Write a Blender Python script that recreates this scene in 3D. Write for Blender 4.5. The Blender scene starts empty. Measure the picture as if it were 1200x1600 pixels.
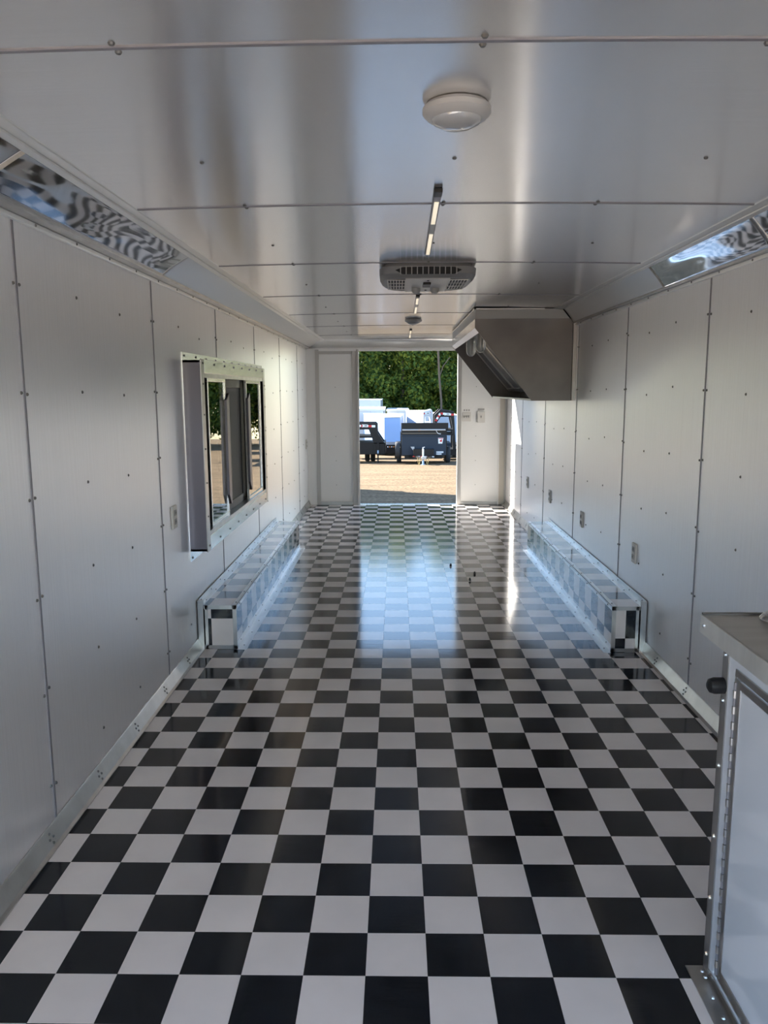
import bpy, math, random
from mathutils import Vector, Matrix
random.seed(7)
S = bpy.context.scene
COL = S.collection
T = 0.1524                       # floor check, 6 inch

# ------------------------------------------------------------------ camera
CAMZ = 1.414
cam_d = bpy.data.cameras.new('camera'); cam = bpy.data.objects.new('camera', cam_d); COL.objects.link(cam)
cam_d.sensor_fit = 'HORIZONTAL'; cam_d.sensor_width = 36.0; cam_d.lens = 36.0 * 1218.0 / 1200.0
cam_d.clip_start = 0.02; cam_d.clip_end = 500
_p, _y, _r = 0.1553, -0.0168, -0.0047
fw = Vector((math.sin(_y) * math.cos(_p), math.cos(_y) * math.cos(_p), -math.sin(_p)))
rt = Vector((math.cos(_y), -math.sin(_y), 0)); up = rt.cross(fw)
r2 = rt * math.cos(_r) + up * math.sin(_r); u2 = -rt * math.sin(_r) + up * math.cos(_r)
M = Matrix((r2, u2, -fw)).transposed().to_4x4(); M.translation = Vector((0, 0, CAMZ))
cam.matrix_world = M
S.camera = cam

# ------------------------------------------------------------------ sky, sun, exposure
SUN_DIR = Vector((1.0, -0.70, -0.605)).normalized()      # the way the sunlight travels
w = bpy.data.worlds.new('World'); S.world = w; w.use_nodes = True
wn = w.node_tree.nodes; wl = w.node_tree.links; wn.clear()
sky = wn.new('ShaderNodeTexSky'); sky.sky_type = 'NISHITA'; sky.sun_disc = False
sky.sun_elevation = math.asin(-SUN_DIR.z); sky.sun_rotation = math.atan2(-SUN_DIR.x, -SUN_DIR.y)
sky.altitude = 100; sky.air_density = 1.0; sky.dust_density = 0.3; sky.ozone_density = 2.0
bg = wn.new('ShaderNodeBackground'); bg.inputs['Strength'].default_value = 0.20
out = wn.new('ShaderNodeOutputWorld')
wl.new(sky.outputs[0], bg.inputs[0]); wl.new(bg.outputs[0], out.inputs[0])
sun_d = bpy.data.lights.new('sun', 'SUN'); sun = bpy.data.objects.new('sun', sun_d); COL.objects.link(sun)
sun_d.energy = 11.0; sun_d.color = (1.0, 0.93, 0.82); sun_d.angle = math.radians(0.6)
sun.rotation_euler = SUN_DIR.to_track_quat('-Z', 'Y').to_euler(); sun.location = (-10, 20, 15)
S.view_settings.view_transform = 'Standard'; S.view_settings.look = 'None'
S.view_settings.gamma = 1.0; S.view_settings.use_curve_mapping = False
S.view_settings.exposure = 1.82
S.cycles.max_bounces = 24; S.cycles.diffuse_bounces = 14; S.cycles.glossy_bounces = 14
S.cycles.transmission_bounces = 8; S.cycles.sample_clamp_indirect = 20.0

# ------------------------------------------------------------------ materials
def mat(name, color, rough=0.5, metal=0.0, aniso=0.0, tangent=None, spec=0.5, coat=0.0, coat_rough=0.05,
        trans=0.0, ior=1.5, bump=None, mottle=None, subsurf=None):
    m = bpy.data.materials.new(name); m.use_nodes = True
    nt = m.node_tree; n = nt.nodes; l = nt.links
    b = n['Principled BSDF']
    b.inputs['Base Color'].default_value = (*color, 1); b.inputs['Roughness'].default_value = rough
    b.inputs['Metallic'].default_value = metal; b.inputs['Specular IOR Level'].default_value = spec
    b.inputs['IOR'].default_value = ior; b.inputs['Transmission Weight'].default_value = trans
    b.inputs['Coat Weight'].default_value = coat; b.inputs['Coat Roughness'].default_value = coat_rough
    if aniso:
        b.inputs['Anisotropic'].default_value = aniso
        c = n.new('ShaderNodeCombineXYZ')
        for i in range(3): c.inputs[i].default_value = tangent[i]
        l.new(c.outputs[0], b.inputs['Tangent'])
    geo = None
    if bump or mottle: geo = n.new('ShaderNodeNewGeometry')
    def noise(scale3, detail, sc=1.0):
        mp = n.new('ShaderNodeMapping'); mp.inputs['Scale'].default_value = scale3
        l.new(geo.outputs['Position'], mp.inputs['Vector'])
        t = n.new('ShaderNodeTexNoise'); t.inputs['Scale'].default_value = sc; t.inputs['Detail'].default_value = detail
        l.new(mp.outputs[0], t.inputs['Vector']); return t
    if bump:
        sc3, det, strength, dist = bump
        t = noise(sc3, det); bp = n.new('ShaderNodeBump')
        bp.inputs['Strength'].default_value = strength; bp.inputs['Distance'].default_value = dist
        l.new(t.outputs['Fac'], bp.inputs['Height']); l.new(bp.outputs[0], b.inputs['Normal'])
        if coat: l.new(bp.outputs[0], b.inputs['Coat Normal'])
    if mottle:
        sc3, det, amt = mottle
        t = noise(sc3, det); mx = n.new('ShaderNodeMix'); mx.data_type = 'RGBA'
        rr = n.new('ShaderNodeMapRange'); rr.inputs[1].default_value = 0.3; rr.inputs[2].default_value = 0.7
        l.new(t.outputs['Fac'], rr.inputs[0]); l.new(rr.outputs[0], mx.inputs[0])
        mx.inputs[6].default_value = (*[max(0, c * (1 - amt)) for c in color], 1)
        mx.inputs[7].default_value = (*[min(1, c * (1 + amt)) for c in color], 1)
        l.new(mx.outputs[2], b.inputs['Base Color'])
    return m

MT = {}
MT['wall'] = mat('brushed_white_wall', (0.95, 0.95, 0.965), 0.37, 0.70, 0.45, (0, 1, 0), mottle=((9, 160, 2.0), 2, 0.03))
MT['ceil'] = mat('brushed_white_ceiling', (0.96, 0.95, 0.94), 0.215, 0.84, 0.72, (0, 1, 0), mottle=((2.0, 160, 2), 2, 0.03))
MT['seam'] = mat('seam_grey', (0.27, 0.262, 0.29), 0.45, 0.3)
MT['back'] = mat('dark_backing', (0.045, 0.045, 0.05), 0.8)
MT['hull'] = mat('outer_hull_white', (0.75, 0.75, 0.75), 0.4)
MT['screw'] = mat('screw_head', (0.16, 0.155, 0.15), 0.4, 0.6)
MT['mirror'] = mat('polished_aluminium', (0.80, 0.80, 0.80), 0.04, 1.0)
MT['satin'] = mat('satin_white_aluminium', (0.88, 0.88, 0.86), 0.28, 0.6)
MT['alu'] = mat('aluminium_trim', (0.52, 0.51, 0.495), 0.30, 1.0, mottle=((14, 14, 14), 3, 0.10))
MT['alu_dull'] = mat('aluminium_dull', (0.46, 0.45, 0.44), 0.42, 0.9)
MT['alu_bright'] = mat('aluminium_bright', (0.86, 0.85, 0.83), 0.20, 1.0, mottle=((30, 6, 30), 3, 0.08))
MT['lit_edge'] = mat('lit_edge_metal', (0.72, 0.71, 0.68), 0.45, 0.7, mottle=((6, 20, 6), 3, 0.10))  # paler than the worktop steel; the edge's reflection is put into the colour
MT['alu_box'] = mat('aluminium_angle', (0.68, 0.69, 0.70), 0.32, 0.95, mottle=((30, 6, 30), 3, 0.10))
MT['white'] = mat('white_paint', (0.88, 0.88, 0.86), 0.45)
MT['white_gloss'] = mat('white_gloss_sheet', (0.66, 0.68, 0.73), 0.12, 0.0, coat=0.5)
MT['beige'] = mat('beige_post', (0.62, 0.58, 0.50), 0.5)
MT['greyframe'] = mat('grey_channel', (0.52, 0.51, 0.49), 0.45, 0.3)
VB = ((9, 42, 30), 4, 0.16, 0.0011)
MT['tile_w'] = mat('vinyl_white', (0.80, 0.755, 0.735), 0.11, 0, spec=0.42, bump=VB, mottle=((6, 6, 6), 3, 0.04))
MT['tile_b'] = mat('vinyl_black', (0.010, 0.012, 0.016), 0.11, 0, spec=0.42, bump=VB, mottle=((9, 30, 9), 3, 0.3))
MT['steel_dark'] = mat('hood_steel', (0.175, 0.165, 0.16), 0.38, 0.85, mottle=((3, 3, 3), 4, 0.18))
MT['steel'] = mat('counter_steel', (0.50, 0.49, 0.47), 0.28, 1.0, mottle=((6, 30, 6), 3, 0.08))
MT['glass'] = mat('window_glass', (0.9, 0.93, 0.92), 0.0, 0, trans=1.0, ior=1.52)
MT['jar'] = mat('jar_glass', (0.95, 0.95, 0.92), 0.12, 0, trans=0.72, ior=1.4)
MT['black'] = mat('black_rubber', (0.008, 0.008, 0.009), 0.45)
MT['darkplastic'] = mat('dark_slot', (0.012, 0.012, 0.013), 0.6)
MT['mauve'] = mat('anodised_grey', (0.17, 0.16, 0.185), 0.34, 0.8)
MT['screen'] = mat('grey_shade', (0.20, 0.20, 0.19), 0.7)
MT['plastic'] = mat('offwhite_plastic', (0.72, 0.70, 0.66), 0.4)
MT['plasticgrey'] = mat('grey_plastic', (0.42, 0.41, 0.40), 0.45)
MT['acshade'] = mat('shade_toned_plastic', (0.30, 0.295, 0.29), 0.45)  # shroud darkened; the dimness of its near face is put into the colour
MT['dome'] = mat('dome_plastic', (0.50, 0.49, 0.48), 0.35)
MT['cream'] = mat('cream_led', (0.93, 0.86, 0.68), 0.25)
_b = MT['cream'].node_tree.nodes['Principled BSDF']; _b.inputs['Emission Color'].default_value = (1.0, 0.88, 0.66, 1); _b.inputs['Emission Strength'].default_value = 0.20
MT['ledmid'] = mat('led_grey_cover', (0.33, 0.37, 0.40), 0.3)
MT['lens'] = mat('lamp_lens', (0.60, 0.60, 0.60), 0.12, 0.4)

# ------------------------------------------------------------------ mesh helper
WL = {}
class MB:
    def __init__(s): s.v = []; s.f = []; s.mi = []; s.cur = 0
    def face(s, idx): s.f.append(idx); s.mi.append(s.cur)
    def box(s, x0, x1, y0, y1, z0, z1):
        b = len(s.v)
        s.v += [(x0,y0,z0),(x1,y0,z0),(x1,y1,z0),(x0,y1,z0),(x0,y0,z1),(x1,y0,z1),(x1,y1,z1),(x0,y1,z1)]
        for q in ((3,2,1,0),(4,5,6,7),(0,1,5,4),(1,2,6,5),(2,3,7,6),(3,0,4,7)): s.face([b+i for i in q])
        return s
    def prism(s, poly, axis, a, b):
        """poly: 2-D points in the two other axes (x,y,z order), extruded along axis from a to b"""
        n = len(poly); base = len(s.v)
        for t in (a, b):
            for p in poly:
                c = list(p); c.insert(axis, t); s.v.append(tuple(c))
        s.face([base + i for i in range(n)][::-1]); s.face([base + n + i for i in range(n)])
        for i in range(n):
            j = (i + 1) % n; s.face([base+i, base+j, base+n+j, base+n+i])
        return s
    def rod(s, p0, p1, r0, r1=None, n=10, caps=True):
        r1 = r0 if r1 is None else r1
        p0 = Vector(p0); p1 = Vector(p1); d = (p1 - p0).normalized()
        a = d.orthogonal().normalized(); c = d.cross(a); b = len(s.v)
        for p, r in ((p0, r0), (p1, r1)):
            for i in range(n):
                t = 2*math.pi*i/n; s.v.append(tuple(p + a*(r*math.cos(t)) + c*(r*math.sin(t))))
        for i in range(n):
            j = (i+1) % n; s.face([b+i, b+j, b+n+j, b+n+i])
        if caps: s.face([b+i for i in range(n)][::-1]); s.face([b+n+i for i in range(n)])
        return s
    def tube(s, pts, r, n=8):
        for a, b in zip(pts[:-1], pts[1:]): s.rod(a, b, r, n=n)
        return s
    def lathe(s, prof, c, axis=2, n=28, close=True):
        """prof: (radius, offset along axis)"""
        b = len(s.v); c = Vector(c)
        for r, h in prof:
            for i in range(n):
                t = 2*math.pi*i/n; p = [r*math.cos(t), r*math.sin(t)]; p.insert(axis, h)
                s.v.append(tuple(c + Vector(p)))
        for k in range(len(prof)-1):
            for i in range(n):
                j = (i+1) % n; s.face([b+k*n+i, b+k*n+j, b+(k+1)*n+j, b+(k+1)*n+i])
        if close:
            s.face([b+i for i in range(n)][::-1]); s.face([b+(len(prof)-1)*n+i for i in range(n)])
        return s
    def strip(s, rows):
        """grid of points rows[i][j]"""
        b = len(s.v); m = len(rows[0])
        for r in rows: s.v += [tuple(p) for p in r]
        for i in range(len(rows)-1):
            for j in range(m-1): s.face([b+i*m+j, b+i*m+j+1, b+(i+1)*m+j+1, b+(i+1)*m+j])
        return s
    def build(s, name, m, parent=None, smooth=False, bevel=0.0, solid=0.0, kind=None, label=None):
        me = bpy.data.meshes.new(name)
        off = Vector(WL.get(parent.name, (0,0,0))) if parent else Vector((0,0,0))
        me.from_pydata([tuple(Vector(p) - off) for p in s.v], [], s.f)
        ms = m if isinstance(m, (list, tuple)) else [m]
        for x in ms: me.materials.append(MT[x] if isinstance(x, str) else x)
        if len(ms) > 1: me.polygons.foreach_set('material_index', s.mi)
        me.validate(); me.update()
        import bmesh
        bm = bmesh.new(); bm.from_mesh(me); bmesh.ops.recalc_face_normals(bm, faces=bm.faces[:]); bm.to_mesh(me); bm.free()
        if smooth:
            me.polygons.foreach_set('use_smooth', [True]*len(me.polygons))
            try: me.set_sharp_from_angle(angle=math.radians(40))
            except Exception: pass
        o = bpy.data.objects.new(name, me); COL.objects.link(o)
        if parent: o.parent = parent
        WL[o.name] = tuple(off)
        if solid:
            md = o.modifiers.new('solid', 'SOLIDIFY'); md.thickness = solid; md.offset = 0
        if bevel:
            md = o.modifiers.new('bevel', 'BEVEL'); md.width = bevel; md.segments = 2; md.limit_method = 'ANGLE'
        if kind: o['kind'] = kind
        if label: o['label'] = label
        return o

def thing(name, label, cat, loc=(0,0,0), group=None):
    o = bpy.data.objects.new(name, None); o.empty_display_size = 0.1; COL.objects.link(o); o.location = loc
    WL[o.name] = tuple(loc); o['label'] = label; o['category'] = cat
    if group: o['group'] = group
    return o
def tag(o, label, cat, group=None):
    o['label'] = label; o['category'] = cat
    if group: o['group'] = group
    return o
def structure(o, label=None):
    o['kind'] = 'structure'
    if label: o['label'] = label
    return o
def place(src, name, parent, loc):
    """a copy sharing mesh data, put at a world location below parent"""
    o = bpy.data.objects.new(name, src.data); COL.objects.link(o); o.parent = parent
    o.location = Vector(loc) - Vector(WL.get(parent.name, (0,0,0))); return o

# ================================================================== SETTING
XL, XR, YB, YF, ZC = -1.10, 1.345, 9.62, -1.6, 2.017
CXL, CXR, ZCV = -0.865, 1.178, 1.905       # where the coves leave the ceiling / meet the walls
OX0, OX1, OZ = -0.46, 0.74, 1.882          # rear doorway

# ---- floor: sub-floor, then every check of the vinyl
fl = structure(MB().box(XL-0.06, XR+0.06, YF, YB+0.07, -0.16, -0.0032).build('floor', 'back'),
               'black and white checkered glossy floor')
def cx(c): return (c - 0.5215) * T
def ry(r): return (r + 11.189) * T
g = 0.00035
proto = {}
for k in ('tile_w', 'tile_b'):
    me = MB().box(-T/2+g, T/2-g, -T/2+g, T/2-g, -0.003, 0).build('tmp', k)
    proto[k] = me.data; bpy.data.objects.remove(me)
singles = 0; rest = MB()
r0 = int(math.floor(YF/T - 11.189)); order = list(range(-2, 52)) + list(range(-3, r0-1, -1))
for r in order:
    for c in range(-7, 10):
        x0, x1 = max(cx(c), XL), min(cx(c+1), XR); y0, y1 = max(ry(r), YF), min(ry(r+1), YB+0.06)
        if x1-x0 < 0.01 or y1-y0 < 0.01: continue
        k = 'tile_b' if (c + r) % 2 else 'tile_w'
        if r >= -2 and singles < 300 and not (x0 > 0.73 and y1 < 1.75):
            if x1-x0 > T-0.001 and y1-y0 > T-0.001:
                o = bpy.data.objects.new('floor_tile', proto[k]); COL.objects.link(o); o.parent = fl
                o.location = ((x0+x1)/2, (y0+y1)/2, 0)
            else:
                MB().box(x0+g, x1-g, y0+g, y1-g, -0.003, 0).build('floor_tile', k, fl)
            singles += 1
        else:
            rest.cur = 1 if k == 'tile_b' else 0
            rest.box(x0+g, x1-g, y0+g, y1-g, -0.003, 0)
rest.build('floor_tile_field', ['tile_w', 'tile_b'], fl, kind='stuff')

# ---- side walls: backing slab, panels, seam strips, screws
def rects_minus(y0, y1, z0, z1, hole):
    if isinstance(hole, list):
        res = [(y0, y1, z0, z1)]
        for h in hole: res = [q for r in res for q in rects_minus(*r, h)]
        return res
    if not hole: return [(y0, y1, z0, z1)]
    hy0, hy1, hz0, hz1 = hole
    if hy1 <= y0 or hy0 >= y1 or hz1 <= z0 or hz0 >= z1: return [(y0, y1, z0, z1)]
    res = []; a, b = max(y0, hy0), min(y1, hy1)
    if a > y0: res.append((y0, a, z0, z1))
    if b < y1: res.append((b, y1, z0, z1))
    if hz0 > z0: res.append((a, b, z0, hz0))
    if hz1 < z1: res.append((a, b, hz1, z1))
    return res
WIN = (4.10, 5.97, 0.60, 1.545)
SIDE_LIGHT_GAP = (-1.3, 0.90, 0.0, 1.88)             # unseen opening in the left wall, added to let sun and sky in
SZ = [1.727, 1.413, 1.10, 0.79, 0.485, 0.175]
def side_wall(name, x, sgn, seams, hole, label, skip):
    """sgn +1: wall on the right (body grows to +x)"""
    m = MB()
    a, b = sorted((x + sgn*0.006, x + sgn*0.055))
    for q in rects_minus(YF, YB+0.06, -0.003, 2.05, hole): m.box(a, b, *q)
    wo = structure(m.build(name, 'back'), label)
    # white outer skin
    m = MB(); a, b = sorted((x + sgn*0.055, x + sgn*0.075))
    for q in rects_minus(YF-0.06, YB+0.06, -0.16, 2.16, hole): m.box(a, b, *q)
    m.build('outer_skin', 'hull', wo)
    a, b = sorted((x, x + sgn*0.006)); scr = MB()
    s = lambda q: x - sgn*q
    for y0, y1 in zip(seams[:-1], seams[1:]):
        m = MB()
        for q in rects_minus(y0+0.0015, y1-0.0015, 0.0, 1.938, hole): m.box(a, b, *q)
        m.build('wall_panel', 'wall', wo)
        cols = [y0 + 0.34*(y1-y0), y0 + 0.67*(y1-y0)] if y1-y0 > 1.0 else [y0+0.5*(y1-y0)]
        for i, yy in enumerate(cols):
            for z in SZ:
                zz = z + random.uniform(-0.012, 0.012) - (0.02 if i else 0)
                if not skip(yy, zz): scr.rod((s(0), yy, zz), (s(0.0035), yy, zz), 0.0062, 0.004, n=8)
    for y in seams[1:-1]:
        m = MB()
        for q in rects_minus(y-0.0048, y+0.0048, 0.0, ZCV, [(WIN[0]-0.06, WIN[1]+0.45, WIN[2]-0.1, WIN[3]+0.07), SIDE_LIGHT_GAP] if sgn < 0 else hole):
            p, q2 = sorted((s(0.0), s(0.003))); m.box(p, q2, *q)
        m.build('seam_strip', 'seam', wo)
        for z in SZ:
            for d in (-0.018, 0.018):
                zz = z + random.uniform(-0.008, 0.008)
                if not skip(y, zz): scr.rod((s(0), y+d, zz), (s(0.004), y+d, zz), 0.0055, 0.004, n=8)
    scr.build('panel_screws', 'screw', wo, kind='stuff')
    return wo
LS = [YF, -0.19, 1.05, 2.31, 3.58, 4.83, 6.12, 7.42, 8.72, YB]
RS = [YF, -0.20, 1.02, 2.24, 3.46, 4.66, 5.90, 7.13, 8.40, YB]
inwin = lambda y, z: 3.95 < y < 6.5 and 0.45 < z < 1.66
wall_l = side_wall('wall_left', XL, -1, LS, [WIN, SIDE_LIGHT_GAP], 'brushed white metal wall with the sliding window',
                   lambda y, z: inwin(y, z) or (-1.4 < y < 1.6) or (4.08 < y < 7.0 and z < 0.3))
wall_r = side_wall('wall_right', XR, 1, RS, None, 'brushed white metal wall beside the range hood',
                   lambda y, z: (5.9 < y < 8.5 and z > 1.3) or (4.05 < y < 6.9 and z < 0.3))

# ---- ceiling
def zc(x): return ZC + 0.006 - 0.012*((x-0.157)/1.02)**2
ce = structure(MB().box(XL-0.055, XR+0.055, YF, YB+0.06, 2.05, 2.10).build('ceiling', 'back'), 'brushed white metal ceiling')
MB().box(XL-0.075, XR+0.075, YF-0.06, YB+0.09, 2.10, 2.16).build('outer_roof', 'hull', ce)
CS = [YF, -0.94, 0.275, 1.49, 2.706, 3.911, 5.18, 6.40, 7.60, 8.80, YB]
xs = [CXL-0.02 + (CXR-CXL+0.04)*i/12 for i in range(13)]
scr = MB()
for y0, y1 in zip(CS[:-1], CS[1:]):
    m = MB(); poly = [(x, zc(x)) for x in xs] + [(x, zc(x)+0.004) for x in xs[::-1]]
    m.prism(poly, 1, y0+0.0015, y1-0.0015); m.build('ceiling_panel', 'ceil', ce, smooth=True)
    if y1 - y0 > 1:
        for x in (-0.52, 0.155, 0.82):
            y = (y0+y1)/2 + 0.1
            if not (3.8 < y < 4.6 and 0 < x < 0.4): scr.rod((x, y, zc(x)), (x, y, zc(x)-0.0035), 0.0065, 0.0045, n=8)
for y in CS[1:-1]:
    poly = [(x, zc(x)-0.0025) for x in xs] + [(x, zc(x)) for x in xs[::-1]]
    MB().prism(poly, 1, y-0.0052, y+0.0052).build('seam_strip', 'seam', ce)
    for x in (-0.50, 0.155, 0.66):
        for d in (-0.018, 0.018): scr.rod((x, y+d, zc(x)), (x, y+d, zc(x)-0.004), 0.007, 0.0045, n=8)
scr.build('ceiling_screws', 'screw', ce, kind='stuff')

# ---- coves: left, right, rear
def cove_prof(xc, xw, zw, so, n=14):
    """from ceiling edge to wall edge, hollow towards the room"""
    s_ = 1 if xw > xc else -1
    P0 = Vector((xc + s_*0.055, ZC-0.008)); P2 = Vector((xw - s_*so, zw)); P1 = (P0+P2)*0.5 + Vector((s_*0.004, 0.006))
    return [P0*(1-t)**2 + P1*(2*t*(1-t)) + P2*t*t for t in [i/n for i in range(n+1)]]
def wob(y, t, ph):
    return (math.sin(y*9.1+ph+3*t) * 0.5 + math.sin(y*5.3+1.7*ph-4*t)*0.7 + math.sin(y*17.0+ph*2.3+6*t)*0.22) * math.sin(math.pi*t)
def cove(name, label, xc, xw, sheets, sgn, zw, so):
    e = bpy.data.objects.new(name, None); COL.objects.link(e); WL[e.name] = (0,0,0); structure(e, label)
    pr = cove_prof(xc, xw, zw, so)
    for i, (y0, y1, mt, amp, lift) in enumerate(sheets):
        n = max(8, int((y1-y0)/0.03)); rows = []
        for k in range(n+1):
            y = y0 + (y1-y0)*k/n; row = []
            edge = min(1, (y-y0)/0.05, (y1-y)/0.05)
            for j, p in enumerate(pr):
                t = j/(len(pr)-1); nx, nz = -sgn*0.55, -0.83
                d = amp*wob(y, t, 1.3 + 2.1*(sgn > 0)) + lift
                row.append((p.x + nx*d, y, p.y + nz*d))
            rows.append(row)
        MB().strip(rows).build('cove_sheet', mt, e, smooth=True, solid=0.0012)
    a, b = sorted((xc - sgn*0.004, xc + sgn*0.066))
    MB().box(a, b, YF, YB-0.02, ZC-0.010, ZC-0.001).build('top_flange', 'satin', e, bevel=0.003)
    a, b = sorted((xc + sgn*0.030, xc + sgn*0.060))
    MB().box(a, b, YF, YB-0.02, ZC-0.017, ZC-0.010).build('top_moulding', 'satin', e, bevel=0.003)
    a, b = sorted((xw, xw - sgn*(so+0.004)))
    MB().box(a, b, YF, YB-0.02, zw-0.010, zw+0.004).build('bottom_lip', 'alu', e, bevel=0.003)
    a, b = sorted((xw, xw - sgn*0.016))
    MB().box(a, b, YF, YB-0.02, zw-0.026, zw-0.010).build('bottom_moulding', 'satin', e, bevel=0.003)
    m = MB(); y = 0.6
    while y < YB:
        for z, xx in ((zw-0.018, xw - sgn*0.016),):
            m.rod((xx, y, z), (xx - sgn*0.003, y, z), 0.005, 0.003, n=6)
        y += 0.305
    m.build('cove_rivets', 'screw', e, kind='stuff')
    return e
cove('trim_1', 'curved shiny cove above the window wall', CXL, XL,
     [(YF, 2.05, 'mirror', 0.0010, 0.002), (2.0, 3.62, 'mirror', 0.0015, 0.0), (3.58, 6.15, 'satin', 0.0008, 0.0015), (6.1, YB-0.01, 'satin', 0.0004, 0.0)], -1, 1.925, 0.052)
cove('trim_2', 'curved shiny cove above the hood wall', CXR, XR,
     [(YF, 2.9, 'mirror', 0.0016, 0.002), (2.85, 3.98, 'mirror', 0.0013, 0.004), (3.9, 5.96, 'satin', 0.0004, 0.0), (8.43, YB-0.01, 'satin', 0.0004, 0.0)], 1, ZCV, 0.030)
e = bpy.data.objects.new('trim_3', None); COL.objects.link(e); WL[e.name] = (0,0,0); structure(e, 'white cove over the rear doorway')
rows = []
for i in range(9):
    t = i/8; y = 9.50 + 0.118*math.sin(t*math.pi/2); z = ZC-0.002 - 0.105*(1-math.cos(t*math.pi/2))
    rows.append([(CXL - (CXL-XL)*t*0.9 - 0.0, y, z), (CXR + (XR-CXR)*t*0.9, y, z)])
MB().strip(rows).build('cove_sheet', 'satin', e, smooth=True, solid=0.0015)
MB().box(XL+0.02, XR-0.02, 9.602, 9.622, 1.880, 1.914).build('header_moulding', 'white', e, bevel=0.003)

# ---- baseboards: aluminium angle with clusters of rivets
def baseboard(name, x, sgn, label):
    poly = [(x, 0.0), (x - sgn*0.036, 0.0), (x - sgn*0.036, 0.004), (x - sgn*0.026, 0.010), (x - sgn*0.006, 0.058), (x - sgn*0.003, 0.062), (x, 0.062)]
    o = structure(MB().prism(poly, 1, YF, YB-0.01).build(name, 'alu', smooth=False), label)
    m = MB(); y = 0.61
    while y < YB:
        for dy, dz in ((-0.012, 0.012), (0.012, 0.012), (-0.002, 0.026), (0.0, -0.002)):
            f = (0.020 + dz*1.05)
            px = x - sgn*(0.026 - (f-0.010)*0.42); pz = f
            m.rod((px, y+dy, pz), (px - sgn*0.003, y+dy, pz+0.0015), 0.0050, 0.0035, n=8)
        y += 0.4064
    m.build('rivets', 'screw', o, kind='stuff')
    return o
baseboard('baseboard_left', XL, -1, 'aluminium angle along the foot of the window wall')
baseboard('baseboard_right', XR, 1, 'aluminium angle along the foot of the hood wall')

# ---- rear wall with the open doorway
m = MB()
m.box(XL, OX0, YB+0.012, YB+0.06, 0, 2.05); m.box(OX1, XR, YB+0.012, YB+0.06, 0, 2.05); m.box(OX0, OX1, YB+0.012, YB+0.06, OZ, 2.05)
wb = structure(m.build('wall_back', 'white'), 'white rear wall with the open doorway')
MB().box(XL, -0.990, YB-0.012, YB+0.012, 0, ZCV).build('corner_post', 'white', wb, bevel=0.003)
MB().box(-0.990, -0.945, YB-0.022, YB+0.012, 0.0, 1.90).build('frame_rail', 'greyframe', wb, bevel=0.004)
MB().box(-0.545, -0.490, YB-0.016, YB+0.012, 0.0, 1.90).build('frame_rail', 'greyframe', wb, bevel=0.004)
MB().box(-0.490, OX0, YB-0.024, YB+0.06, 0.0, 1.90).build('door_jamb', 'greyframe', wb, bevel=0.004)
MB().box(-0.945, -0.545, YB-0.016, YB+0.012, 1.845, 1.90).build('frame_rail', 'greyframe', wb, bevel=0.004)
MB().box(-0.945, -0.545, YB-0.018, YB+0.012, 0.0, 0.040).build('kick_rail', 'alu_dull', wb, bevel=0.003)
MB().box(-0.945, -0.545, YB-0.002, YB+0.012, 0.040, 1.845).build('infill_panel', 'white', wb)
MB().box(OX1, OX1+0.050, YB-0.024, YB+0.06, 0.0, 1.90).build('door_jamb', 'greyframe', wb, bevel=0.004)
MB().box(OX1+0.050, 1.245, YB-0.002, YB+0.012, 0.0, 1.90).build('infill_panel', 'white', wb)
MB().box(OX1+0.050, 1.245, YB-0.014, YB-0.002, 0.0, 0.040).build('kick_rail', 'alu_dull', wb, bevel=0.003)
MB().box(1.245, 1.258, YB-0.020, YB+0.012, 0.0, ZCV).build('frame_rail', 'white', wb, bevel=0.002)
MB().box(1.258, 1.322, YB-0.012, YB+0.012, 0.0, ZCV).build('corner_post', 'beige', wb, bevel=0.003)
MB().box(1.322, XR, YB-0.024, YB+0.012, 0.0, ZCV).build('corner_post', 'greyframe', wb, bevel=0.003)
MB().box(OX0, OX1, YB-0.010, YB+0.075, -0.02, 0.006).build('threshold', 'alu_bright', wb, bevel=0.002)
m = MB()
for x in (-0.75, 0.97):
    for z in (0.25, 0.55, 0.85, 1.45): m.rod((x, YB-0.002, z), (x, YB-0.005, z), 0.006, 0.004, n=8)
m.build('panel_screws', 'plasticgrey', wb, kind='stuff')
# left door leaf, added and sized to trim the sun patch; swung past square
d = structure(thing('door_1', 'white door leaf added outside the doorway to trim the sunlight', 'door', (OX0-0.02, YB+0.075, 0.0)))
del d['category']
MB().prism([(OX0-0.050, YB+0.08), (OX0-0.012, YB+0.08), (OX0-0.034, YB+0.56), (OX0-0.072, YB+0.56)], 2, 0.0, 1.93).build('leaf', 'hull', d, bevel=0.004)
for z in (0.25, 0.95, 1.65):
    MB().rod((OX0-0.012, YB+0.082, z), (OX0-0.012, YB+0.082, z+0.10), 0.009, n=10).build('hinge', 'alu_dull', d)
# front wall behind the camera, with an unseen opening added for daylight
END_LIGHT_GAP = (-0.95, 1.20, 0.0, 1.92)
m = MB()
for q in rects_minus(XL-0.055, XR+0.055, -0.003, 2.05, END_LIGHT_GAP): m.box(q[0], q[1], YF-0.05, YF, q[2], q[3])
wf = structure(m.build('wall_front', 'wall'), 'wall behind the camera with an added opening for daylight')
m = MB()
for q in rects_minus(XL-0.075, XR+0.075, -0.16, 2.16, END_LIGHT_GAP): m.box(q[0], q[1], YF-0.06, YF-0.05, q[2], q[3])
m.build('outer_skin', 'hull', wf)

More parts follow.
